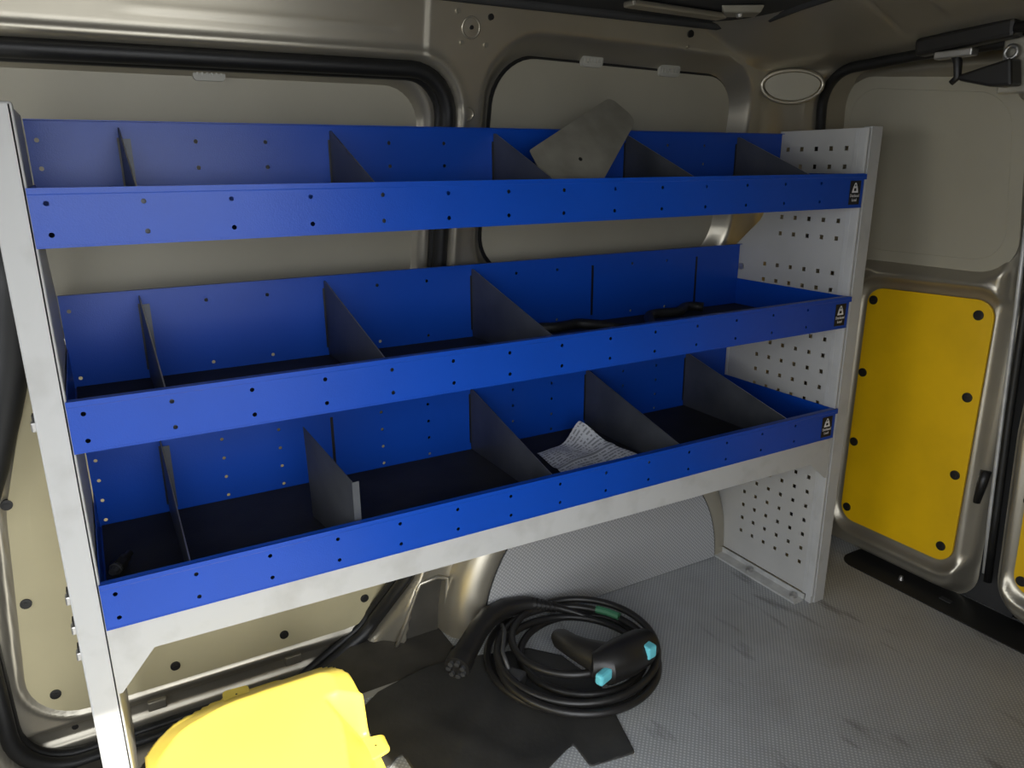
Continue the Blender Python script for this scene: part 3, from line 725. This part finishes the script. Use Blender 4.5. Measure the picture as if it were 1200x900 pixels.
# crumpled printed paper
def paper_mat():
    mt = bpy.data.materials.new('printed_paper'); mt.use_nodes = True
    nt = mt.node_tree; N = nt.nodes; Lk = nt.links; b = N['Principled BSDF']; b.inputs['Roughness'].default_value = 0.8
    uv = N.new('ShaderNodeUVMap')
    mp = N.new('ShaderNodeMapping'); mp.inputs['Scale'].default_value = (1, 22, 1); Lk.new(uv.outputs['UV'], mp.inputs['Vector'])
    w = N.new('ShaderNodeTexWave'); w.bands_direction = 'Y'; w.inputs['Scale'].default_value = 0.32
    Lk.new(mp.outputs['Vector'], w.inputs['Vector'])
    mp2 = N.new('ShaderNodeMapping'); mp2.inputs['Scale'].default_value = (26, 8, 1); Lk.new(uv.outputs['UV'], mp2.inputs['Vector'])
    no = N.new('ShaderNodeTexNoise'); no.inputs['Scale'].default_value = 1.0; no.inputs['Detail'].default_value = 3; Lk.new(mp2.outputs['Vector'], no.inputs['Vector'])
    g1 = N.new('ShaderNodeMath'); g1.operation = 'GREATER_THAN'; g1.inputs[1].default_value = 0.55; Lk.new(w.outputs['Fac'], g1.inputs[0])
    g2 = N.new('ShaderNodeMath'); g2.operation = 'GREATER_THAN'; g2.inputs[1].default_value = 0.47; Lk.new(no.outputs['Fac'], g2.inputs[0])
    mu = N.new('ShaderNodeMath'); mu.operation = 'MULTIPLY'; Lk.new(g1.outputs[0], mu.inputs[0]); Lk.new(g2.outputs[0], mu.inputs[1])
    sx = N.new('ShaderNodeSeparateXYZ'); Lk.new(uv.outputs['UV'], sx.inputs[0])
    d1 = N.new('ShaderNodeMath'); d1.operation = 'COMPARE'; d1.inputs[1].default_value = 0.55; d1.inputs[2].default_value = 0.010; Lk.new(sx.outputs['Y'], d1.inputs[0])
    mxm = N.new('ShaderNodeMath'); mxm.operation = 'MAXIMUM'; Lk.new(mu.outputs[0], mxm.inputs[0]); Lk.new(d1.outputs[0], mxm.inputs[1])
    sc = N.new('ShaderNodeMath'); sc.operation = 'MULTIPLY'; sc.inputs[1].default_value = 0.6; Lk.new(mxm.outputs[0], sc.inputs[0])
    mx = N.new('ShaderNodeMixRGB'); mx.inputs[1].default_value = (0.62, 0.63, 0.64, 1); mx.inputs[2].default_value = (0.06, 0.06, 0.07, 1)
    Lk.new(sc.outputs[0], mx.inputs[0]); Lk.new(mx.outputs[0], b.inputs['Base Color'])
    return mt
n = 26
A, B, Cc, D = Vector((0.842, 0.100, 0)), Vector((0.868, 0.255, 0)), Vector((1.010, 0.262, 0)), Vector((1.130, 0.115, 0))
S, T = np.meshgrid(np.linspace(0, 1, n), np.linspace(0, 1, n), indexing='ij')
A = Vector((0.880, 0.030, 0)); B = Vector((0.895, 0.250, 0)); Cc = Vector((1.020, 0.262, 0)); D = Vector((1.098, 0.060, 0))
P = np.zeros((n, n, 3))
for k3 in range(2):
    P[..., k3] = (1-S)*(1-T)*A[k3]+(1-S)*T*B[k3]+S*T*Cc[k3]+S*(1-T)*D[k3]
P[..., 2] = zb3+0.0065+0.050*np.exp(-(((S-1.0)**2+(T-1.0)**2)/0.10))+0.006*(1+np.sin(7*S+3*T)*np.cos(5*T-2*S))+0.004*ss(0.5, 0.56, T)*ss(0.64, 0.56, T)+0.022*T*(1-T)*S
paper = grid_obj('paper_sheet', P, paper_mat())
uvl = paper.data.uv_layers.new(name='UVMap')
for lp in paper.data.loops:
    i, j = divmod(lp.vertex_index, n); uvl.data[lp.index].uv = (i/(n-1), j/(n-1))
tag(paper, 'crumpled printed paper lying in the lowest tray', 'paper')

# small fitting in the lowest tray
ft2 = empty('hose_fitting', (0.03, 0.165, zf))
tag(ft2, 'small dark metal fitting in the front left bin of the lowest tray', 'fitting')
a, b_ = Vector((0.016, 0.140, zf+0.013)), Vector((0.045, 0.198, zf+0.013))
def al(t): return a.lerp(b_, t)
MB().tube([al(0), al(0.15), al(0.16), al(0.22)], [0.006, 0.008, 0.0105, 0.0105], 12).build('tip', M['greyplastic'], ft2, smooth='auto')
MB().tube([al(0.22), al(0.23), al(0.5), al(0.51)], [0.008, 0.0125, 0.0125, 0.009], 6).build('hex_nut', M['dark'], ft2, smooth='auto')
MB().tube([al(0.5), al(0.75), al(0.76), al(1)], [0.009, 0.009, 0.006, 0.006], 12).build('stem', M['dark'], ft2, smooth='auto')

# black strap lying in the middle tray
pp = []
for i in range(60):
    t = i/59
    pp.append((0.80+0.62*t, 0.24+0.055*math.sin(9*t)+0.03*math.sin(21*t), zb2+0.018+0.006*abs(math.sin(6*t))))
b = MB().tube(pp, 0.012, 8); 
bs = b.build('black_hose', M['black'], smooth=True)
tag(bs, 'black hose lying at the right of the middle tray', 'hose')

# rubber mat on the floor
mo = roundpoly([(0.415, 0.020), (0.428, 0.210), (0.480, 0.246), (0.600, 0.272), (0.690, 0.262), (0.850, 0.212), (0.905, 0.150), (0.925, 0.025), (0.863, -0.182), (0.765, -0.166), (0.770, -0.098), (0.690, -0.130), (0.60, -0.165), (0.462, -0.01), (0.459, 0.054)], 0.006, 2)
xs = np.arange(0.40, 0.94, 0.006); ys = np.arange(-0.20, 0.29, 0.006)
X, Yg = np.meshgrid(xs, ys, indexing='ij')
dm = sdpoly(mo, X, Yg)
X, Yg, cellmask = snap(X, Yg, dm, 0.0, 0.006)
Zm = 0.0025+0.002*np.exp(-((X+0.6*Yg-0.60)/0.03)**2)*ss(0.0, -0.05, dm)+0.0015*np.exp(-((0.8*X-Yg-0.46)/0.02)**2)+0.0004*(1+np.sin(X*23+Yg*14)*np.sin(Yg*31-X*9))
rm = grid_obj('rubber_mat', np.stack([X, Yg, Zm], -1), M['matrubber'], mask=cellmask)
md = rm.modifiers.new('thick', 'SOLIDIFY'); md.thickness = 0.0025; md.offset = -1
tag(rm, 'torn black rubber mat on the floor under the cable', 'mat')

# charging cable
cab = empty('charging_cable', (0.92, 0.10, 0.0))
tag(cab, 'coiled black charging cable with two plugs on the floor', 'charging cable')
path = []
CX, CY = 0.915, 0.105
turns = 4.6
Nn = 260
for i in range(Nn):
    t = i/(Nn-1); a = math.radians(70)+t*turns*2*math.pi
    lp = t*turns
    rr = 0.196-0.050*(0.5-0.5*math.cos(lp*2.1))+0.012*math.sin(lp*3.7)
    ox = 0.012*math.sin(lp*1.9); oy = 0.022*math.cos(lp*1.35)
    z = 0.0150+0.0165*lp*0.62+0.004*math.sin(a*1.3)
    path.append((CX+ox+rr*math.cos(a)*1.0, CY+oy+rr*math.sin(a)*1.0, max(0.0145, z)))
MB().tube(path, 0.0088, 10).build('cable', M['plasticblack'], cab, smooth=True)
# long straight vehicle plug
pA = [(0.640, 0.172, 0.052), (0.662, 0.192, 0.056), (0.664, 0.194, 0.056), (0.735, 0.255, 0.066), (0.780, 0.286, 0.070), (0.830, 0.300, 0.070), (0.875, 0.297, 0.068), (0.905, 0.288, 0.066)]
h1 = MB().tube(pA, [0.0300, 0.0310, 0.0275, 0.0255, 0.0265, 0.0250, 0.0205, 0.0180], 16).build('plug', M['plasticblack'], cab, smooth='auto')
h1['label'] = 'long black straight plug'
d = (Vector(pA[0])-Vector(pA[1])).normalized()
e0 = Vector(pA[0])
sd_ = d.cross(Vector((0, 0, 1))).normalized(); ud = sd_.cross(d)
pins = MB()
for k3 in range(7):
    a = k3/7*2*math.pi
    q_ = e0+sd_*0.018*math.cos(a)+ud*0.018*math.sin(a)
    pins.cyl(q_-d*0.004, q_+d*0.008, 0.006, seg=8)
pins.build('plug_sockets', M['greyplastic'], h1)
bt_ = MB()
for i in range(6):
    c0 = Vector((0.905, 0.288, 0.066)).lerp(Vector((0.965, 0.262, 0.050)), i/6)
    c1 = Vector((0.905, 0.288, 0.066)).lerp(Vector((0.965, 0.262, 0.050)), (i+0.6)/6)
    bt_.cyl(c0, c1, 0.0165-0.0008*i, seg=12)
bt_.tube([(0.905, 0.288, 0.066), (0.965, 0.262, 0.050), (1.00, 0.235, 0.040), (1.03, 0.205, 0.030)], [0.012, 0.010, 0.0088, 0.0088], 10)
bt_.build('strain_relief', M['plasticblack'], h1, smooth='auto')
# pistol shaped plug
pB = [(1.078, 0.010, 0.085), (1.060, 0.004, 0.086), (1.058, 0.003, 0.086), (1.00, -0.008, 0.088), (0.945, -0.014, 0.090), (0.918, 0.000, 0.092)]
h2 = MB().tube(pB, [0.034, 0.034, 0.041, 0.045, 0.042, 0.026], 14).build('plug', M['plasticblack'], cab, smooth='auto')
h2['label'] = 'pistol shaped black plug with turquoise latches'
MB().tube([(0.955, 0.005, 0.088), (0.938, 0.045, 0.086), (0.928, 0.085, 0.082), (0.925, 0.130, 0.076), (0.924, 0.148, 0.074)], [0.038, 0.031, 0.026, 0.024, 0.016], 12).build('handle', M['plasticblack'], h2, smooth='auto')
MB().box((0.898, -0.054, 0.080), (0.940, -0.034, 0.106), Matrix.Rotation(math.radians(18), 3, 'Z')).build('latch', M['cyan'], h2, bevel=0.006)
MB().box((1.034, -0.046, 0.088), (1.060, -0.018, 0.118), Matrix.Rotation(math.radians(10), 3, 'Z')).build('latch', M['cyan'], h2, bevel=0.004)
h2.location = (-0.043, -0.012, 0.0)
# tag, clip
g = MB()
for i in range(6):
    a0 = math.radians(58-5*i); a1 = math.radians(53-5*i)
g.tube([(1.045, 0.205, 0.052), (1.062, 0.180, 0.052), (1.075, 0.150, 0.052)], 0.0095, 8)
g.build('green_sleeve', M['green'], cab, smooth='auto')
MB().box((0.728, 0.075, 0.020), (0.765, 0.118, 0.050), Matrix.Rotation(math.radians(35), 3, 'Z')).build('cable_clip', M['greyplastic'], cab, bevel=0.006)
MB().tube([(0.740, 0.112, 0.05), (0.745, 0.150, 0.07), (0.775, 0.195, 0.085), (0.790, 0.235, 0.075)], 0.005, 8).build('clip_cord', M['greyplastic'], cab, smooth=True)

# yellow moulded cover in the sunlight
co = roundpoly([(0.016, -0.22), (0.405, -0.22), (0.412, 0.10), (0.402, 0.262), (0.165, 0.268), (0.055, 0.235), (0.012, 0.16)], [0.05, 0.05, 0.3, 0.055, 0.2, 0.10, 0.06], 8)
xs = np.arange(-0.05, 0.43, 0.005); ys = np.arange(-0.25, 0.29, 0.005)
X, Yg = np.meshgrid(xs, ys, indexing='ij')
dc = sdpoly(co, X, Yg)
inner = roundpoly([(0.020, -0.20), (0.318, -0.20), (0.333, -0.04), (0.322, 0.10), (0.335, 0.195), (0.17, 0.196), (0.080, 0.165), (0.022, 0.085)], [0.05, 0.04, 0.10, 0.05, 0.03, 0.2, 0.08, 0.2], 8)
di = sdpoly(inner, X, Yg)
# raised corner lobe at the back
lobe = roundpoly([(0.20, 0.08), (0.362, 0.105), (0.368, 0.198), (0.20, 0.200)], [0.03, 0.03, 0.03, 0.03], 6)
dl = sdpoly(lobe, X, Yg)
dd = np.minimum(di, dl+0.002)
Zt = 0.102+0.036*np.clip(1-dd/0.062, 0, 1)
ramp = 0.138-0.108*np.clip((X-0.330-0.010*np.sin((Yg+0.02)*22))/0.058, 0, 1)   # flank sloping down on the right
right = ss(0.125, 0.100, Yg)
Zt = np.where(X > 0.29, Zt*(1-right)+np.minimum(0.138, ramp)*right, Zt)
skirt = ss(-0.0005, 0.0035, dc)
Zt = Zt*(1-skirt)+0.001*skirt
X, Yg, cm = snap(X, Yg, dc, 0.004, 0.005)
yc = grid_obj('moulded_cover', np.stack([X, Yg, Zt], -1), M['plastic_yellow'], mask=cm)
tag(yc, 'bright yellow moulded plastic cover lying in the sunlight', 'cover')
def tab(pts, z=0.106):
    p2 = roundpoly(pts, 0.009, 4)
    o = MB().prism([(x, y, z) for x, y in p2], [(x, y, z-0.007) for x, y in p2]).build('tab', M['plastic_yellow'], yc, bevel=0.0015)
    cx = sum(p[0] for p in pts)/4; cy = sum(p[1] for p in pts)/4
    MB().cyl((cx, cy, z-0.005), (cx, cy, z+0.0005), 0.002, seg=8).build('tab_hole', M['dark'], o)
tab([(0.162, 0.238), (0.216, 0.232), (0.216, 0.276), (0.166, 0.280)])
tab([(0.385, 0.020), (0.430, 0.030), (0.432, 0.075), (0.385, 0.085)], 0.042)
